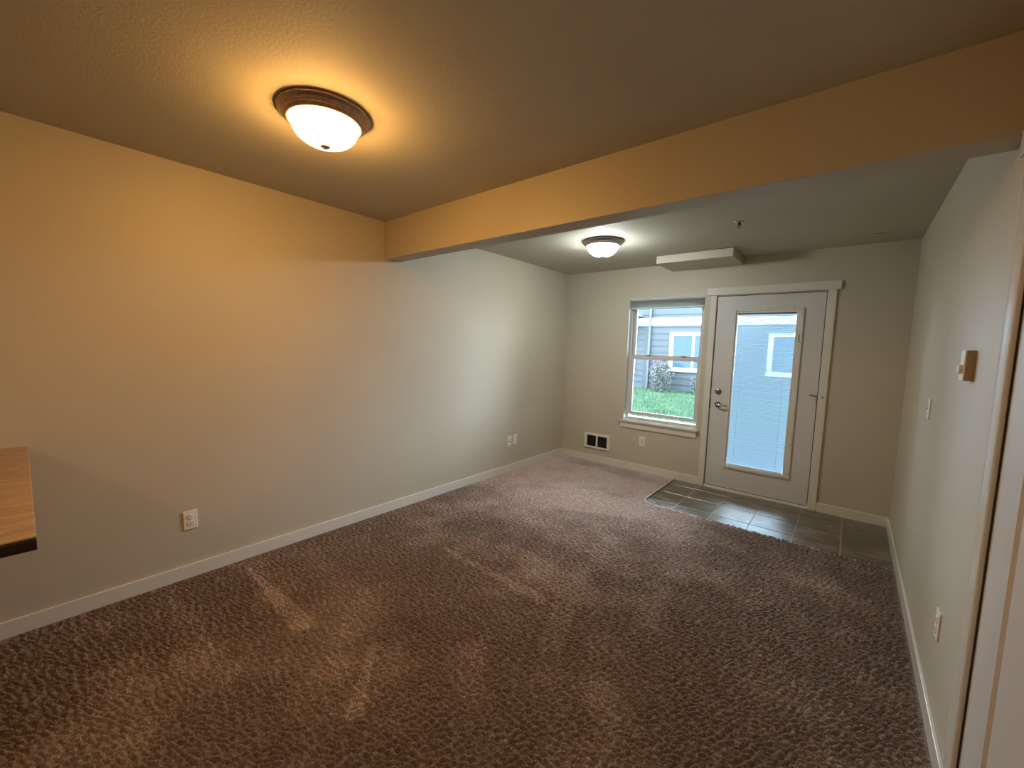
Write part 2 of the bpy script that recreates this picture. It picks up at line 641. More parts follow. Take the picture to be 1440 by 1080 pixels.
def ringlist(x0, x1, y0, y1, z0, z1, l, r_, b_, t_):
    return [(x0, x0 + l, y0, y1, z0, z1), (x1 - r_, x1, y0, y1, z0, z1), (x0 + l, x1 - r_, y0, y1, z0, z0 + b_), (x0 + l, x1 - r_, y0, y1, z1 - t_, z1)]


# painted drywall return lining
wbox('window_return', M['trim'], [(WX0, WX0 + 0.006, 0.001, 0.075, WZ0, WZ1), (WX1 - 0.006, WX1, 0.001, 0.075, WZ0, WZ1), (WX0, WX1, 0.001, 0.075, WZ1 - 0.006, WZ1)])
wbox('window_frame', M['vinyl'], ringlist(WX0 + 0.004, WX1 - 0.004, 0.073, 0.15, WZ0 + 0.004, WZ1 - 0.004, 0.026, 0.026, 0.034, 0.03))
us = wbox('upper_sash', M['vinyl'], ringlist(WX0 + 0.030, WX1 - 0.030, 0.114, 0.142, 1.375, 2.055, 0.030, 0.030, 0.036, 0.03))
wbox('pane', M['glass'], [(WX0 + 0.055, WX1 - 0.055, 0.127, 0.130, 1.405, 2.03)], us, 0)
LZ = 0.672
ls = wbox('lower_sash', M['vinyl'], ringlist(WX0 + 0.028, WX1 - 0.028, 0.080, 0.110, LZ, 1.392, 0.034, 0.034, 0.040, 0.040))
wbox('pane', M['glass'], [(WX0 + 0.058, WX1 - 0.058, 0.094, 0.097, LZ + 0.035, 1.36)], ls, 0)
for x in (1.112, 1.515):
    bm = bmesh.new()
    add_box(bm, x - 0.024 - WO.x, x + 0.024 - WO.x, 0.078, 0.106, 1.392 - WO.z, 1.402 - WO.z, 0.002, 1)
    add_lathe(bm, [(0, 0), (0.014, 0), (0.012, 0.014), (0, 0.016)], 16, Matrix.Translation((x - WO.x, 0.094, 1.401 - WO.z)))
    add_box(bm, x - 0.004 - WO.x, x + 0.030 - WO.x, 0.076, 0.086, 1.404 - WO.z, 1.412 - WO.z, 0.002, 1)
    l_ = link('sash_lock', mesh_from('sash_lock', bm, M['latch']), ls)
    l_['label'] = 'tan sash lock'
# two dark handles under the meeting rail
wbox('lift_tab', M['nickel'], [(1.29, 1.335, 0.074, 0.081, 1.345, 1.353)], ls, 0.001)
# stool and apron
wbox('window_sill', M['trim'], [(WX0 - 0.052, WX1 + 0.028, -0.034, 0.0005, 0.588, 0.607), (WX0 + 0.001, WX1 - 0.001, 0.0005, 0.078, 0.588, 0.6115)], None, 0.003)
wbox('window_apron', M['trim'], [(WX0 - 0.03, WX1 + 0.004, -0.014, 0.0, 0.515, 0.588)], None, 0.002)

# raised blind at the head of the window
bl = thing('window_blind', 'white slatted blind pulled up to the top of the window', 'blind', (1.3025, 0.035, 2.082))
BO = Vector(bl.location)


def blbox(name, mat, x0, x1, y0, y1, z0, z1, bev=0.001, parent=None):
    bm = bmesh.new()
    add_box(bm, x0 - BO.x, x1 - BO.x, y0 - BO.y, y1 - BO.y, z0 - BO.z, z1 - BO.z, bev, 1)
    return link(name, mesh_from(name, bm, mat), parent or bl)


blbox('headrail', M['winslat'], WX0 + 0.010, WX1 - 0.010, 0.012, 0.055, 2.047, 2.081)
blbox('valance', M['winslat'], WX0 + 0.008, WX1 - 0.008, 0.004, 0.009, 2.056, 2.081)
sm = None
nsl = 15
for k in range(nsl):
    z = 2.044 - k * 0.0052
    if sm is None:
        bm = bmesh.new()
        hw = (WX1 - WX0) / 2 - 0.014
        prof = [(-0.0245, -0.0008), (-0.012, 0.0010), (0.0, 0.0016), (0.012, 0.0010), (0.0245, -0.0008)]
        rows = []
        for x in (-hw, hw):
            rows.append([bm.verts.new((x, y, z_ + dz)) for (y, z_) in prof for dz in (0.0,)])
            rows.append([bm.verts.new((x, y, z_ - 0.0012)) for (y, z_) in prof])
        for a_, b_ in ((0, 2), (3, 1)):
            for i in range(4):
                bm.faces.new((rows[a_][i], rows[a_][i + 1], rows[b_][i + 1], rows[b_][i]))
        for a_, b_, i in ((0, 1, 0), (0, 1, 4)):
            bm.faces.new((rows[0][i], rows[2][i], rows[3][i], rows[1][i]))
        sm = mesh_from('slat', bm, M['winslat'])
    link('slat', sm, bl, (random.uniform(-0.0015, 0.0015), 0.002 + random.uniform(-0.001, 0.001), z - BO.z))
blbox('bottom_rail', M['winslat'], WX0 + 0.014, WX1 - 0.014, 0.014, 0.060, 1.952, 1.966, 0.003)
for x in (WX0 + 0.08, WX1 - 0.09):
    bm = bmesh.new()
    add_tube(bm, [(x - BO.x, 0.0095 - BO.y, 2.04 - BO.z), (x - BO.x, 0.0095 - BO.y, 1.955 - BO.z)], 0.0014, 6)
    link('ladder_cord', mesh_from('ladder_cord', bm, M['vinyl']), bl)

# ------------------------------------------------------------------ glazed exterior door
door = thing('door_1', 'pale grey glazed exterior door with a tall blind-filled pane', 'door', (1.8556, 0, 0))
door['kind'] = 'structure'
SX0, SX1, SZ0, SZ1 = 1.8556, 2.7696, 0.030, 2.047
GX0, GX1, GZ0, GZ1 = 2.050, 2.582, 0.285, 1.872
DO = Vector(door.location)


def dbox(name, mat, lst, parent=None, bev=0.001, seg=1):
    bm = bmesh.new()
    for bx in lst:
        add_box(bm, bx[0] - DO.x, bx[1] - DO.x, bx[2], bx[3], bx[4], bx[5], bev=bev, seg=seg)
    return link(name, mesh_from(name, bm, mat), parent or door)


# slab: one ring around the glass opening
bm = bmesh.new()
xs_, zs_ = [SX0, GX0, GX1, SX1], [SZ0, GZ0, GZ1, SZ1]
V = {}
for yi, y in enumerate((0.004, 0.048)):
    for i, x in enumerate(xs_):
        for j, z in enumerate(zs_):
            V[(yi, i, j)] = bm.verts.new((x - DO.x, y, z))
for yi in (0, 1):
    for i in range(3):
        for j in range(3):
            if (i, j) != (1, 1):
                bm.faces.new((V[(yi, i, j)], V[(yi, i + 1, j)], V[(yi, i + 1, j + 1)], V[(yi, i, j + 1)]))
for (a_, b_) in [((0, 0), (1, 0)), ((1, 0), (2, 0)), ((2, 0), (3, 0)), ((0, 3), (1, 3)), ((1, 3), (2, 3)), ((2, 3), (3, 3)),
                 ((0, 0), (0, 1)), ((0, 1), (0, 2)), ((0, 2), (0, 3)), ((3, 0), (3, 1)), ((3, 1), (3, 2)), ((3, 2), (3, 3)),
                 ((1, 1), (2, 1)), ((1, 2), (2, 2)), ((1, 1), (1, 2)), ((2, 1), (2, 2))]:
    bm.faces.new((V[(0, *a_)], V[(0, *b_)], V[(1, *b_)], V[(1, *a_)]))
link('door_slab', mesh_from('door_slab', bm, M['door']), door)
# moulded lite frame, raised from the slab, with inner step
FX0, FX1, FZ0, FZ1 = 2.020, 2.614, 0.251, 1.912
lf = dbox('lite_frame', M['trim'], ringlist(FX0, FX1, -0.010, 0.004, FZ0, FZ1, 0.022, 0.022, 0.022, 0.022), None, 0.003, 2)
lf['label'] = 'white raised frame round the door glass'
dbox('inner_bead', M['trim'], ringlist(FX0 + 0.022, FX1 - 0.022, -0.003, 0.004, FZ0 + 0.022, FZ1 - 0.022, 0.013, 0.013, 0.012, 0.020), lf, 0.001)
dbox('blind_track', M['trim'], [(GX1 - 0.026, GX1 - 0.002, 0.004, 0.017, GZ0, GZ1)], lf, 0.002)
dbox('blind_slider', M['almond'], [(GX1 + 0.003, GX1 + 0.014, -0.014, -0.003, 1.585, 1.66)], lf, 0.003)
scr = None
for (x, z) in [(2.316, 1.903), (2.536, 1.903), (2.11, 1.903), (2.029, 1.577), (2.029, 1.244), (2.029, 0.92), (2.029, 0.595), (2.029, 0.33), (2.604, 1.839),
               (2.604, 1.573), (2.604, 1.248), (2.604, 0.92), (2.604, 0.595), (2.604, 0.31), (2.091, 0.260), (2.315, 0.260), (2.536, 0.260)]:
    if scr is None:
        bm = bmesh.new()
        add_lathe(bm, [(0, 0), (0.005, 0), (0.0052, 0.0012), (0.003, 0.0022), (0, 0.0022)], 10, RY)
        scr = mesh_from('screw', bm, M['latch'], True)
    link('screw', scr, lf, (x - DO.x, -0.010, z))
dbox('inner_pane', M['glass'], [(GX0, GX1, 0.0165, 0.0185, GZ0, GZ1)], None, 0)
dbox('outer_pane', M['glass'], [(GX0, GX1, 0.041, 0.043, GZ0, GZ1)], None, 0)
# enclosed mini blind: every slat is its own piece
eb = dbox('enclosed_blind', M['vinyl'], [(GX0 + 0.004, GX1 - 0.028, 0.021, 0.038, GZ1 - 0.016, GZ1 - 0.002), (GX0 + 0.006, GX1 - 0.030, 0.024, 0.036, GZ0 + 0.002, GZ0 + 0.010),
                                         (GX0, GX0 + 0.003, 0.019, 0.040, GZ0, GZ1)])
bm = bmesh.new()
sl = (GX1 - 0.030 - GX0 - 0.006) / 2
th_ = math.radians(42)
prof = []
for u in (-1, -0.5, 0, 0.5, 1):
    w_, c_ = 0.0072 * u, 0.0008 * (1 - u * u)
    prof.append((w_ * math.cos(th_) - c_ * math.sin(th_), w_ * math.sin(th_) + c_ * math.cos(th_)))
ra = [bm.verts.new((-sl, y, z)) for y, z in prof]
rb = [bm.verts.new((sl, y, z)) for y, z in prof]
for i in range(4):
    bm.faces.new((ra[i], ra[i + 1], rb[i + 1], rb[i]))
slm = mesh_from('slat', bm, M['doorslat'], True)
z = GZ0 + 0.018
while z < GZ1 - 0.02:
    link('slat', slm, eb, ((GX0 + 0.006 + GX1 - 0.030) / 2 - DO.x, 0.030, z + random.uniform(-0.0005, 0.0005)))
    z += 0.0122
for x in (2.112, 2.49):
    bm = bmesh.new()
    add_tube(bm, [(x - DO.x, 0.0215, GZ1 - 0.01), (x - DO.x, 0.0215, GZ0 + 0.01)], 0.0012, 6)
    link('ladder_cord', mesh_from('ladder_cord', bm, M['vinyl']), eb)

# jambs and weatherstrip close the gap round the slab
dbox('door_jamb', M['trim'], [(DX0 - 0.001, DX0 + 0.004, 0, T, 0, DZ1), (DX1 - 0.004, DX1 + 0.001, 0, T, 0, DZ1), (DX0, DX1, 0, T, DZ1 - 0.004, DZ1)])
dbox('weatherstrip', M['gasket'], [(DX0 + 0.003, DX0 + 0.022, 0.0485, 0.07, 0, DZ1), (DX1 - 0.022, DX1 - 0.003, 0.0485, 0.07, 0, DZ1), (DX0 + 0.003, DX1 - 0.003, 0.0485, 0.07, DZ1 - 0.025, DZ1 - 0.003)])
dbox('side_casing', M['trim'], [(1.788, 1.848, -0.017, 0, 0, 2.062)], None, 0.002)
dbox('side_casing', M['trim'], [(2.778, 2.842, -0.017, 0, 0, 2.062)], None, 0.002)
dbox('head_casing', M['trim'], [(1.752, 2.872, -0.022, 0, 2.062, 2.141)], None, 0.002)
dbox('threshold', M['plastic'], [(DX0 + 0.004, DX1 - 0.004, -0.006, T, -0.004, 0.022)], None, 0.003)
dbox('door_sweep', M['gasket'], [(SX0, SX1, 0.010, 0.04, 0.0225, 0.031)], None, 0)
# deadbolt
db = lathe('deadbolt', M['nickel'], [(0, 0), (0.031, 0), (0.031, 0.006), (0.027, 0.011), (0.012, 0.013), (0, 0.013)], door, 32, RY, loc=(1.925 - DO.x, 0.004, 1.052))
bm = bmesh.new()
add_box(bm, -0.005, 0.005, -0.026, -0.011, -0.016, 0.016, 0.003, 2)
link('thumb_turn', mesh_from('thumb_turn', bm, M['nickel']), db)
# lever
lv = lathe('lever_handle', M['nickel'], [(0, 0), (0.033, 0), (0.033, 0.005), (0.028, 0.011), (0.013, 0.014), (0.011, 0.045), (0, 0.047)], door, 32, RY, loc=(1.928 - DO.x, 0.004, 0.914))
bm = bmesh.new()
add_tube(bm, [(-0.010, -0.042, 0.0), (0.006, -0.048, 0.001), (0.03, -0.050, 0.002), (0.06, -0.050, -0.001), (0.09, -0.047, -0.005), (0.108, -0.042, -0.007)], [0.008, 0.0105, 0.0095, 0.0085, 0.008, 0.005], 12)
link('lever', mesh_from('lever', bm, M['chrome'], True), lv)
box_ = dbox('strike_plate', M['gasket'], [(DX0 - 0.001, DX0 + 0.006, -0.0015, 0.03, 0.87, 0.96)], None, 0)
# hinges
for z in (1.79, 1.034, 0.20):
    bm = bmesh.new()
    x = (SX1 + DX1) / 2 - DO.x
    add_tube(bm, [(x, -0.006, z - 0.05), (x, -0.006, z + 0.05)], 0.0065, 12)
    for k in (-0.03, -0.01, 0.01, 0.03):
        add_tube(bm, [(x, -0.006, z + k - 0.0008), (x, -0.006, z + k + 0.0008)], 0.0071, 12)
    add_lathe(bm, [(0, -0.004), (0.005, -0.003), (0.006, 0.0), (0, 0.002)], 12, Matrix.Translation((x, -0.006, z + 0.053)))
    add_box(bm, x - 0.004, x + 0.004, -0.002, 0.03, z - 0.05, z + 0.05)
    h = link('hinge', mesh_from('hinge', bm, M['nickel'], False), door)
    if z == 1.034:
        bm = bmesh.new()
        add_box(bm, x - 0.014, x + 0.012, -0.016, -0.010, z + 0.044, z + 0.058, 0.002, 1)
        add_tube(bm, [(x - 0.008, -0.014, z + 0.05), (x - 0.052, -0.026, z + 0.056)], 0.0042, 10)
        add_tube(bm, [(x - 0.050, -0.0255, z + 0.0557), (x - 0.060, -0.028, z + 0.0572)], 0.0075, 10)
        hs = link('door_stop', mesh_from('door_stop', bm, M['nickel'], False), h)
bm = bmesh.new()
add_lathe(bm, [(0, 0), (0.008, 0), (0.008, 0.0015), (0, 0.0018)], 14, RY)
link('screw_hole', mesh_from('screw_hole', bm, M['dark']), door, (2.811 - DO.x, -0.0172, 1.078))

# ------------------------------------------------------------------ white panel door in the right wall
d2 = thing('door_2', 'closed white panel door in white casing at the right edge', 'door', (W, RY1, 0))
d2['kind'] = 'structure'


def d2mesh(name, mat, fn, parent=None):
    bm = bmesh.new()
    fn(bm)
    me = mesh_from(name, bm, mat)
    return link(name, me, parent or d2)


CW = 0.092     # casing width
def casing_side(bm, ya, yb, z0, z1, outer):
    """colonial profile: thick rounded outer edge, thinner inner edge; outer=+1 when the outer edge is at yb"""
    pr = [(0.0, 0.0), (0.0, 0.010), (0.004, 0.0125), (0.030, 0.013), (0.056, 0.0150), (0.064, 0.0152), (0.084, 0.0130), (0.089, 0.0095), (0.0915, 0.0050), (0.092, 0.0)]
    lo, hi = [], []
    for u, d in pr:
        y = ya + u * outer if outer > 0 else yb - u
        lo.append(bm.verts.new((-d, y - RY1, z0)))
        hi.append(bm.verts.new((-d, y - RY1, z1)))
    for i in range(len(pr) - 1):
        bm.faces.new((lo[i], lo[i + 1], hi[i + 1], hi[i]))
    bm.faces.new(lo)
    bm.faces.new(hi[::-1])


d2mesh('side_casing', M['trim'], lambda bm: casing_side(bm, RY1 - 0.0, RY1 + CW, 0, 2.062, 1))
d2mesh('side_casing', M['trim'], lambda bm: casing_side(bm, RY0 - CW, RY0, 0, 2.062, -1))
d2mesh('head_casing', M['trim'], lambda bm: add_box(bm, -0.022, 0, RY0 - CW - 0.03 - RY1, CW + 0.028, 2.062, ZB - 0.0005, 0.003, 2))
d2mesh('door_jamb', M['gasket'], lambda bm: (add_box(bm, 0.0, 0.12, -0.006, 0.0005, 0, RZ1), add_box(bm, 0, 0.12, RY0 - RY1 - 0.0005, RY0 - RY1 + 0.006, 0, RZ1), add_box(bm, 0.001, 0.12, RY0 - RY1, 0, RZ1 - 0.006, RZ1)))


def d2slab(bm):
    w = RY1 - 0.004 - (RY0 + 0.004)
    ya, yb = -0.004 - w, -0.004
    st = 0.195
    cols = [ya, ya + st, yb - st, yb]
    rows = [0.012, 0.20, 1.90, 2.045]
    x0 = 0.004
    g = {}
    for i, y in enumerate(cols):
        for j, z in enumerate(rows):
            g[(i, j)] = bm.verts.new((x0, y, z))
    panels = []
    for i in range(3):
        for j in range(3):
            f = bm.faces.new((g[(i, j)], g[(i + 1, j)], g[(i + 1, j + 1)], g[(i, j + 1)]))
            if i == 1 and j == 1:
                panels.append(f)
    bmesh.ops.recalc_face_normals(bm, faces=bm.faces)
    for f in panels:
        for th2, dx in ((0.012, 0.008), (0.010, 0.0), (0.026, -0.006)):
            r = bmesh.ops.inset_region(bm, faces=[f], thickness=th2, depth=0.0)
            for q in f.verts:
                q.co.x += dx
    add_box(bm, x0 + 0.012, x0 + 0.035, ya, yb, 0.012, 2.045)
    for (a_, b_) in ((ya, ya + 0.004), (yb - 0.004, yb)):
        add_box(bm, x0 + 0.0001, x0 + 0.03, a_, b_, 0.012, 2.045)


d2mesh('door_slab', M['door'], d2slab)
kb = d2mesh('door_knob', M['nickel'], lambda bm: add_lathe(bm, [(0, 0), (0.032, 0), (0.030, 0.008), (0.012, 0.012), (0.011, 0.03), (0.025, 0.04), (0.028, 0.055), (0.018, 0.066), (0, 0.068)], 28,
            Matrix.Translation((0.004, RY0 + 0.075 - RY1, 0.95)) @ Matrix.Rotation(math.radians(-90), 4, 'Y')))

# ------------------------------------------------------------------ wall plates


def plate(label, cat, name, pos, facing, detail, group=None):
    """facing: 'x+' on left wall, 'y-' on far wall, 'x-' on right wall. Local frame: plate in XZ plane, front towards -y."""
    rz = {'y-': 0, 'x+': math.radians(90), 'x-': math.radians(-90)}[facing]
    t_ = thing(name, label, cat, pos, rz, group)
    bm = bmesh.new()
    add_box(bm, -0.035, 0.035, -0.0065, 0, -0.0575, 0.0575, 0.003, 2)
    link('cover_plate', mesh_from('cover_plate', bm, M['plastic']), t_)
    if detail == 'outlet':
        for dz in (0.0195, -0.0195):
            bm = bmesh.new()
            add_lathe(bm, [(0, 0), (0.0165, 0), (0.0165, 0.003), (0.0155, 0.004), (0, 0.004)], 24, Matrix.Translation((0, -0.006, dz)) @ RY)
            rc = link('receptacle', mesh_from('receptacle', bm, M['plastic']), t_)
            for (sx, w_, sz, h_) in ((-0.0062, 0.0022, 0.003, 0.009), (0.0062, 0.0022, 0.003, 0.0075), (0, 0.0045, -0.0085, 0.0045)):
                bm = bmesh.new()
                add_box(bm, sx - w_ / 2, sx + w_ / 2, -0.0106, -0.0095, dz + sz - h_ / 2, dz + sz + h_ / 2)
                link('slot', mesh_from('slot', bm, M['dark']), rc)
        bm = bmesh.new()
        add_lathe(bm, [(0, 0), (0.003, 0), (0.0028, 0.001), (0, 0.0012)], 10, Matrix.Translation((0, -0.0065, 0)) @ RY)
        link('screw', mesh_from('screw', bm, M['chrome']), t_)
    elif detail == 'decora':
        bm = bmesh.new()
        add_box(bm, -0.0165, 0.0165, -0.0085, -0.005, -0.033, 0.033, 0.001, 1)
        link('insert', mesh_from('insert', bm, M['vinyl']), t_)
    elif detail == 'coax':
        bm = bmesh.new()
        add_lathe(bm, [(0, 0), (0.0075, 0), (0.0075, 0.004), (0.005, 0.004), (0.0048, 0.012), (0, 0.012)], 16, Matrix.Translation((0, -0.006, -0.008)) @ RY)
        link('coax_jack', mesh_from('coax_jack', bm, M['dark']), t_)
        bm = bmesh.new()
        add_box(bm, -0.008, 0.008, -0.0085, -0.006, 0.014, 0.030, 0.001, 1)
        link('phone_jack', mesh_from('phone_jack', bm, M['vinyl']), t_)
    elif detail == 'switch':
        bm = bmesh.new()
        add_box(bm, -0.005, 0.005, -0.018, -0.005, -0.004, 0.011, 0.002, 1)
        link('toggle', mesh_from('toggle', bm, M['plastic']), t_)
        for dz in (-0.03, 0.03):
            bm = bmesh.new()
            add_lathe(bm, [(0, 0), (0.003, 0), (0.0028, 0.001), (0, 0.0012)], 10, Matrix.Translation((0, -0.0065, dz)) @ RY)
            link('screw', mesh_from('screw', bm, M['chrome']), t_)
    return t_


plate('white double socket outlet on long left wall near the countertop', 'outlet', 'wall_outlet', (0, -4.131, 0.361), 'x+', 'outlet')
plate('white cable jack plate with a dark hole on the long wall', 'wall plate', 'jack_plate', (0, -1.140, 0.3675), 'x+', 'coax')
plate('white outlet plate just right of the cable jack plate', 'outlet', 'wall_outlet', (0, -1.040, 0.371), 'x+', 'outlet')
plate('white rectangular outlet below the window sill', 'outlet', 'wall_outlet', (1.131, 0, 0.375), 'y-', 'decora')
plate('light switch seen edge-on between thermostat and exterior door', 'switch', 'light_switch', (W, -1.505, 1.187), 'x-', 'switch')
plate('outlet seen edge-on low on the wall below the thermostat', 'outlet', 'wall_outlet', (W, -2.436, 0.402), 'x-', 'outlet')

# thermostat
tm = thing('thermostat', 'cream box thermostat with a side dial on the right wall', 'thermostat', (W, -2.435, 1.441), math.radians(-90))
bm = bmesh.new()
add_box(bm, -0.035, 0.035, -0.024, 0, -0.0575, 0.0575, 0.002, 2)
link('housing', mesh_from('housing', bm, M['almond']), tm)
bm = bmesh.new()
add_box(bm, -0.036, 0.036, -0.029, -0.0235, -0.0585, 0.0585, 0.002, 2)
link('front_cover', mesh_from('front_cover', bm, M['plastic']), tm)
bm = bmesh.new()
add_lathe(bm, [(0, 0), (0.018, 0), (0.018, 0.009), (0.016, 0.011), (0, 0.011)], 28, Matrix.Translation((0.008, -0.0288, -0.014)) @ RY)
link('dial', mesh_from('dial', bm, M['plastic']), tm)

# ------------------------------------------------------------------ wall heater with two dark grilles
ht = thing('wall_heater', 'white-framed wall heater with two black grilles low beside the corner', 'heater', (0.5335, 0, 0.272))
bm = bmesh.new()
for bx in ringlist(-0.180, 0.180, -0.012, 0, -0.098, 0.098, 0.038, 0.038, 0.024, 0.030) + [(-0.011, 0.011, -0.012, 0, -0.074, 0.068)]:
    add_box(bm, *bx, bev=0.0015, seg=1)
link('face_frame', mesh_from('face_frame', bm, M['heater']), ht)
for sx in (-1, 1):
    x0, x1 = (-0.142, -0.011) if sx < 0 else (0.011, 0.142)
    bm = bmesh.new()
    add_box(bm, x0, x1, -0.0025, -0.0008, -0.074, 0.068)
    gr = link('grille', mesh_from('grille', bm, M['dark']), ht)
    bm = bmesh.new()
    add_box(bm, -0.0011, 0.0011, -0.008, -0.0025, -0.074, 0.068)
    fm = mesh_from('fin', bm, M['grille'])
    k = x0 + 0.008
    while k < x1 - 0.004:
        link('fin', fm, gr, (k, 0, 0))
        k += 0.0105

# ------------------------------------------------------------------ ceiling fixtures


def ceiling_lamp(label, x, y, ring_mat, glass_mat):
    L = thing('ceiling_light', label, 'ceiling light', (x, y, H), 0)
    lathe('base_ring', ring_mat, [(0.05, 0), (0.183, 0), (0.186, -0.004), (0.184, -0.012), (0.176, -0.017), (0.172, -0.020), (0.172, -0.026), (0.163, -0.034), (0.158, -0.035),
                                  (0.157, -0.040), (0.151, -0.046), (0.143, -0.047), (0.141, -0.036), (0.05, -0.034)], L, 72)
    prof = []
    for k in range(17):
        a = math.radians(90 * k / 16)
        prof.append((0.137 * math.cos(a) ** 0.85 if k < 16 else 0.0, -0.038 - 0.095 * math.sin(a)))
    lathe('glass_bowl', glass_mat, prof, L, 64)
    lathe('finial', ring_mat, [(0, -0.128), (0.020, -0.1305), (0.022, -0.135), (0.018, -0.139), (0.011, -0.141), (0.009, -0.145), (0, -0.147)], L, 24)
    return L


ceiling_lamp('bronze-rimmed frosted bowl ceiling light glowing warm over the dining end', 1.165, -3.845, M['bronze'], M['lampwarm'])
ceiling_lamp('pewter-rimmed bowl ceiling light glowing white beyond the beam', 1.17, -1.30, M['pewter'], M['lampcool'])
ceiling_lamp('bowl ceiling light over the kitchen behind the countertop', 2.35, -6.45, M['pewter'], M['lampkit'])

# pendent sprinkler
sp = thing('sprinkler', 'small chrome pendent sprinkler on ceiling beyond the beam', 'sprinkler', (2.269, -1.264, H))
lathe('escutcheon', M['pewter'], [(0, 0), (0.036, 0), (0.034, -0.003), (0.020, -0.006), (0, -0.006)], sp, 32)
bm = bmesh.new()
add_lathe(bm, [(0, 0), (0.009, -0.004), (0.009, -0.020), (0.006, -0.024), (0, -0.024)], 16)
for s_ in (-1, 1):
    add_tube(bm, [(0.008 * s_, 0, -0.020), (0.012 * s_, 0, -0.030), (0.006 * s_, 0, -0.043), (0, 0, -0.046)], 0.0022, 8)
add_tube(bm, [(0, 0, -0.022), (0, 0, -0.045)], 0.0022, 8)
link('sprinkler_body', mesh_from('sprinkler_body', bm, M['gasket'], True), sp)
bm = bmesh.new()
add_lathe(bm, [(0, -0.045), (0.014, -0.046), (0.014, -0.048), (0, -0.049)], 20)
link('deflector', mesh_from('deflector', bm, M['nickel']), sp)
sp2 = thing('sprinkler', 'flat concealed sprinkler cap on ceiling near the door corner', 'sprinkler', (3.085, -0.33, H))
lathe('cover_plate', M['ceiling'], [(0, -0.004), (0.040, -0.004), (0.042, -0.0055), (0.040, -0.008), (0, -0.008)], sp2, 32)
lathe('cap_neck', M['gasket'], [(0, 0), (0.030, 0), (0.030, -0.0042), (0, -0.0042)], sp2, 32)

# shallow box on the ceiling over the window
cb = thing('ceiling_box', 'shallow beige box fixed to ceiling above the window', 'box', (1.715, -0.245, H))
bm = bmesh.new()
add_box(bm, -0.355, 0.360, -0.245, 0.245, -0.082, -0.004, 0.004, 2)
link('box_body', mesh_from('box_body', bm, M['wall']), cb)
bm = bmesh.new()
add_box(bm, -0.350, 0.355, -0.240, 0.244, -0.006, 0.0)
link('shadow_gap', mesh_from('shadow_gap', bm, M['gasket']), cb)

# ------------------------------------------------------------------ countertop peninsula
ct = thing('countertop', 'wood-grain laminate countertop end with dark rounded front edge', 'countertop', (0, -4.737, 0.878))
bm = bmesh.new()
add_box(bm, 0.001, 1.3595, -1.1, 0.0, 0.001, 0.0395, 0.003, 2)
link('counter_slab', mesh_from('counter_slab', bm, M['laminate']), ct)
bm = bmesh.new()
n = 10
lo = [bm.verts.new((1.343, -1.1, z)) for z in (0, 0.039)]
prof = [(1.340, -0.001), (1.352, -0.001), (1.359, 0.002), (1.3625, 0.008), (1.3635, 0.018), (1.3630, 0.030), (1.3600, 0.0355), (1.3575, 0.0372), (1.340, 0.0372)]
bm.free()
bm = bmesh.new()
A = [bm.verts.new((x, -1.1, z)) for x, z in prof]
B = [bm.verts.new((x, 0.0, z)) for x, z in prof]
for i in range(len(prof) - 1):
    bm.faces.new((A[i], A[i + 1], B[i + 1], B[i]))
bm.faces.new(A)
bm.faces.new(B[::-1])
bm.faces.new((A[0], B[0], B[-1], A[-1]))
e = link('edge_band', mesh_from('edge_band', bm, M['edge']), ct)
e['label'] = 'dark brown rounded edge'
cab = thing('base_cabinet', 'wooden base cabinet set back under the countertop', 'cabinet', (0.65, -5.45, 0.0105))
bm = bmesh.new()
add_box(bm, -0.64, 0.55, -0.36, 0.32, 0.10, 0.867, 0.002, 1)
add_box(bm, -0.64, 0.49, -0.36, 0.30, 0.0, 0.10)
link('cabinet_body', mesh_from('cabinet_body', bm, M['cabinet']), cab)
for k in range(2):
    bm = bmesh.new()
    add_box(bm, 0.551, 0.570, -0.35 + 0.335 * k, -0.025 + 0.335 * k, 0.12, 0.86, 0.003, 1)
    dr = link('cabinet_door', mesh_from('cabinet_door', bm, M['cabinet']), cab)
    bm = bmesh.new()
    yk = -0.05 if k == 0 else 0.02
    add_lathe(bm, [(0, 0), (0.006, 0), (0.006, 0.012), (0.014, 0.02), (0.010, 0.027), (0, 0.028)], 16, Matrix.Translation((0.569, yk, 0.75)) @ Matrix.Rotation(math.radians(90), 4, 'Y'))
    link('knob', mesh_from('knob', bm, M['nickel'], True), dr)

# ------------------------------------------------------------------ outside: lawn, neighbouring building, shrubs
GZ = lambda y: -0.12 + 0.28 * max(0.0, min(1.0, (y - 0.5) / 8.5))
bm = bmesh.new()
ysl = [0.151, 0.5, 2, 4, 6, 8, 9, 14, 40]
rows = [[bm.verts.new((x, y, GZ(y))) for x in (-30, -10, 0, 10, 30)] for y in ysl]
for a_, b_ in zip(rows[:-1], rows[1:]):
    for i in range(4):
        bm.faces.new((a_[i], a_[i + 1], b_[i + 1], b_[i]))
struct(link('lawn', mesh_from('lawn', bm, M['lawn'])), 'green lawn rising gently to the neighbouring building', 'lawn')
ps = struct(box('patio_slab', M['concrete'], 1.6, 3.6, 0.151, 1.7, -0.16, -0.03), 'small concrete step outside the glazed door', 'patio')

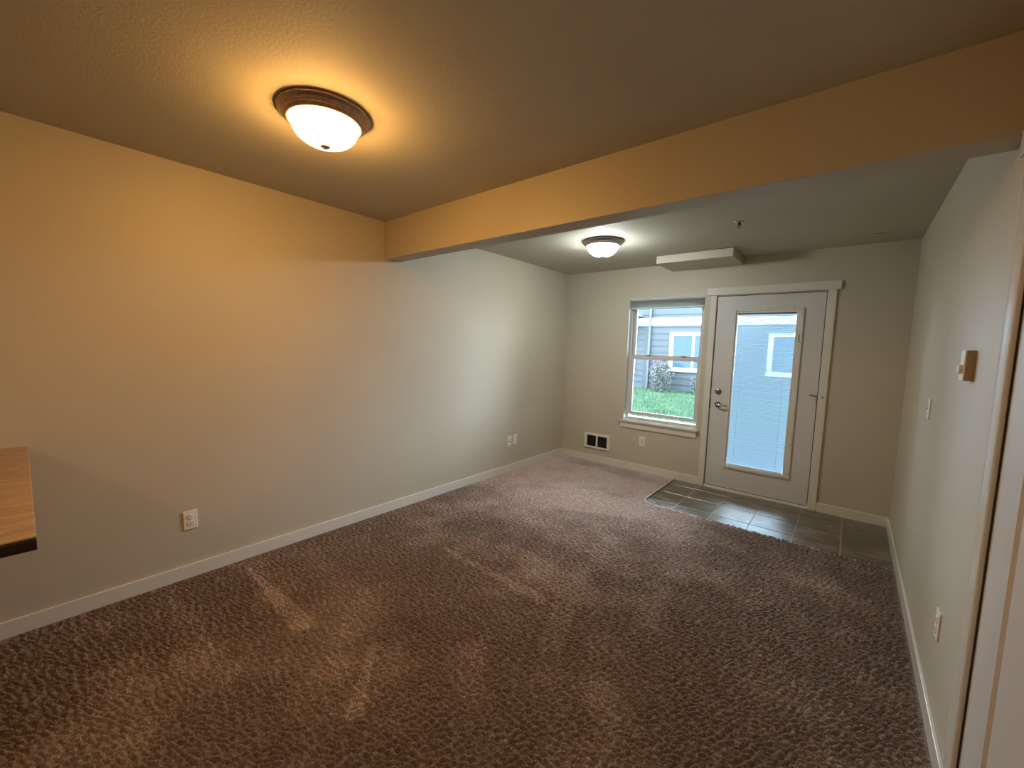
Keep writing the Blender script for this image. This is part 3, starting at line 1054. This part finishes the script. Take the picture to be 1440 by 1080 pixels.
# grass blades over the strip seen through the window and the door
nb = 90000
gxx = rng.uniform(-4.2, 3.2, nb)
gyy = 1.2 + 7.68 * rng.random(nb) ** 0.8
hh = rng.uniform(0.03, 0.075, nb)
aa = rng.uniform(0, math.pi, nb)
ww = rng.uniform(0.006, 0.012, nb)
lx, ly = rng.normal(0, 0.022, nb), rng.normal(0, 0.022, nb)
keep = ~((gxx > 1.55) & (gyy < 1.75))
gxx, gyy, hh, aa, ww, lx, ly = [q[keep] for q in (gxx, gyy, hh, aa, ww, lx, ly)]
nb = len(gxx)
gz0 = -0.12 + 0.28 * np.clip((gyy - 0.5) / 8.5, 0, 1)
P0 = np.stack([gxx - ww * np.cos(aa), gyy - ww * np.sin(aa), gz0 - 0.003], -1)
P1 = np.stack([gxx + ww * np.cos(aa), gyy + ww * np.sin(aa), gz0 - 0.003], -1)
P2 = np.stack([gxx + lx, gyy + ly, gz0 + hh], -1)
vv = np.stack([P0, P1, P2], 1).reshape(-1, 3)
me = bpy.data.meshes.new('grass')
me.vertices.add(len(vv))
me.vertices.foreach_set('co', vv.astype(np.float32).ravel())
me.loops.add(nb * 3)
me.loops.foreach_set('vertex_index', np.arange(nb * 3, dtype=np.int32))
me.polygons.add(nb)
me.polygons.foreach_set('loop_start', np.arange(0, nb * 3, 3, dtype=np.int32))
me.update(calc_edges=True)
me.materials.append(M['grass'])
tag(link('grass', me), 'short green grass growing outside the window', 'grass', kind='stuff')

# neighbouring building
BX0, BX1, BY = -3.7, 3.1, 9.0
BH = 5.2
bd = thing('apartment_building', 'blue-grey lap-sided building with white band across the lawn', 'building', (BX0, BY, 0.0))


def bbox(name, mat, lst, parent=None, bev=0.0):
    bm = bmesh.new()
    for bx in lst:
        add_box(bm, bx[0] - BX0, bx[1] - BX0, bx[2] - BY, bx[3] - BY, bx[4], bx[5], bev=bev, seg=1)
    return link(name, mesh_from(name, bm, mat), parent or bd)


bbox('building_core', M['siding'], [(BX0, BX1, BY + 0.03, BY + 6, -0.2, BH)])
bbox('foundation', M['concrete'], [(BX0, BX1, BY - 0.005, BY + 0.03, -0.2, 0.175)])
PITCH = 0.2075
z = 0.175
bm = bmesh.new()
Lb = BX1 - BX0
vs = [bm.verts.new(q) for q in [(0, 0.03, 0), (0, -0.014, 0), (0, 0.008, PITCH + 0.02), (0, 0.03, PITCH + 0.02), (Lb, 0.03, 0), (Lb, -0.014, 0), (Lb, 0.008, PITCH + 0.02), (Lb, 0.03, PITCH + 0.02)]]
for f in ((0, 1, 2, 3), (7, 6, 5, 4), (0, 4, 5, 1), (1, 5, 6, 2), (2, 6, 7, 3), (3, 7, 4, 0)):
    bm.faces.new([vs[i] for i in f])
pm = mesh_from('siding_board', bm, M['siding'])
while z < BH - 0.05:
    link('siding_board', pm, bd, (0, 0, z))
    z += PITCH
tr1 = bbox('band_board', M['exttrim'], [(BX0, BX1, BY - 0.035, BY, 2.30, 2.56)], None, 0.004)
tr1['label'] = 'broad white band board between storeys'
bbox('corner_board', M['siding'], [(-2.545, -2.40, BY - 0.03, BY, 0.175, 2.30)])
bbox('downspout', M['downpipe'], [(-2.395, -2.315, BY - 0.10, BY - 0.03, 0.16, BH)], None, 0.01)


def bwin(x0, x1, z0, z1, mull):
    fr = bbox('window_frame', M['exttrim'], ringlist(x0, x1, BY - 0.045, BY, z0, z1, 0.13, 0.13, 0.10, 0.12) + [(x0 - 0.02, x1 + 0.02, BY - 0.07, BY, z0 - 0.03, z0)], None, 0.003)
    bbox('mullion', M['exttrim'], [(mull - 0.035, mull + 0.035, BY - 0.03, BY - 0.002, z0 + 0.1, z1 - 0.12)], fr)
    for a_, b_ in ((x0 + 0.13, mull - 0.035), (mull + 0.035, x1 - 0.13)):
        bbox('pane', M['extglass'], [(a_, b_, BY - 0.018, BY - 0.014, z0 + 0.1, z1 - 0.12)], fr)


bwin(-1.685, -0.15, 0.84, 2.085, -0.935)
bwin(1.10, 2.45, 0.86, 2.07, 1.80)
bwin(-3.55, -2.83, 0.70, 2.06, -3.2)
for a_ in (-2.2, 0.6):
    bwin(a_, a_ + 1.4, 3.45, 4.7, a_ + 0.7)
lg = bbox('balcony_ledge', M['exttrim'], [(BX0, -2.66, BY - 0.75, BY, 2.36, 2.52), (BX0, -2.66, BY - 0.80, BY, 2.62, 2.66)], None, 0.004)
lg['label'] = 'white balcony edge at the building corner'
bm = bmesh.new()
rv = [(BX0 - 0.4, BY - 0.5, BH), (BX1 + 0.4, BY - 0.5, BH), (BX1 + 0.4, BY + 6.4, BH), (BX0 - 0.4, BY + 6.4, BH), (BX0 + 2.4, BY + 3, BH + 1.1), (BX1 - 2.4, BY + 3, BH + 1.1)]
rv = [bm.verts.new((a_ - BX0, b_ - BY, c_)) for a_, b_, c_ in rv]
for f in ((0, 1, 2, 3), (0, 1, 5, 4), (1, 2, 5), (2, 3, 4, 5), (3, 0, 4)):
    bm.faces.new([rv[i] for i in f])
link('roof', mesh_from('roof', bm, M['shingle']), bd)


def shrub(label, x, y, rw, h, mat, nl, seed, group=None):
    r = np.random.default_rng(seed)
    t_ = thing('shrub', label, 'shrub', (x, y, GZ(y)), 0, group)
    bm = bmesh.new()
    for k in range(7):
        a = k * 0.9
        e_ = (rw * 0.5 * math.cos(a), rw * 0.5 * math.sin(a), h * 0.75)
        add_tube(bm, [(0.03 * math.cos(a), 0.03 * math.sin(a), -0.02), (e_[0] * 0.5, e_[1] * 0.5, h * 0.35), e_], [0.012, 0.008, 0.004], 5)
    link('stems', mesh_from('stems', bm, M['bark']), t_)['kind'] = 'stuff'
    V_, F_ = [], []
    while len(F_) < nl:
        u = r.random()
        a = r.uniform(0, 2 * math.pi)
        zz = u
        rad = rw * (0.52 + 0.48 * math.sin(min(1, zz * 1.35) * math.pi / 2)) if zz < 0.62 else rw * math.sqrt(max(0, 1 - ((zz - 0.62) / 0.38) ** 2)) * 1.0
        rad *= r.uniform(0.55, 1.06) * (1 + 0.10 * math.sin(5 * a + 9 * zz))
        c_ = np.array([rad * math.cos(a), rad * math.sin(a), 0.04 + zz * (h - 0.04)])
        d1 = r.normal(size=3)
        d1 /= np.linalg.norm(d1)
        d2_ = np.cross(d1, r.normal(size=3))
        d2_ /= np.linalg.norm(d2_)
        s_ = r.uniform(0.016, 0.032)
        i0 = len(V_)
        V_ += [tuple(c_ - d1 * s_), tuple(c_ + d2_ * s_ * 0.5), tuple(c_ + d1 * s_), tuple(c_ - d2_ * s_ * 0.5)]
        F_.append((i0, i0 + 1, i0 + 2, i0 + 3))
    me = bpy.data.meshes.new('leaves')
    me.from_pydata(V_, [], F_)
    me.materials.append(mat)
    link('leaves', me, t_)['kind'] = 'stuff'


shrub('rounded grey-green shrub on the lawn against the siding', -1.66, 8.35, 0.36, 0.93, M['leaf'], 3600, 1)
shrub('grey-green shrub partly hidden behind the right window frame', -0.45, 8.40, 0.34, 0.62, M['leaf'], 2600, 2)
shrub('pink-leaved shrub showing behind the rounded shrub', -1.98, 8.72, 0.22, 1.02, M['pinkleaf'], 700, 3)
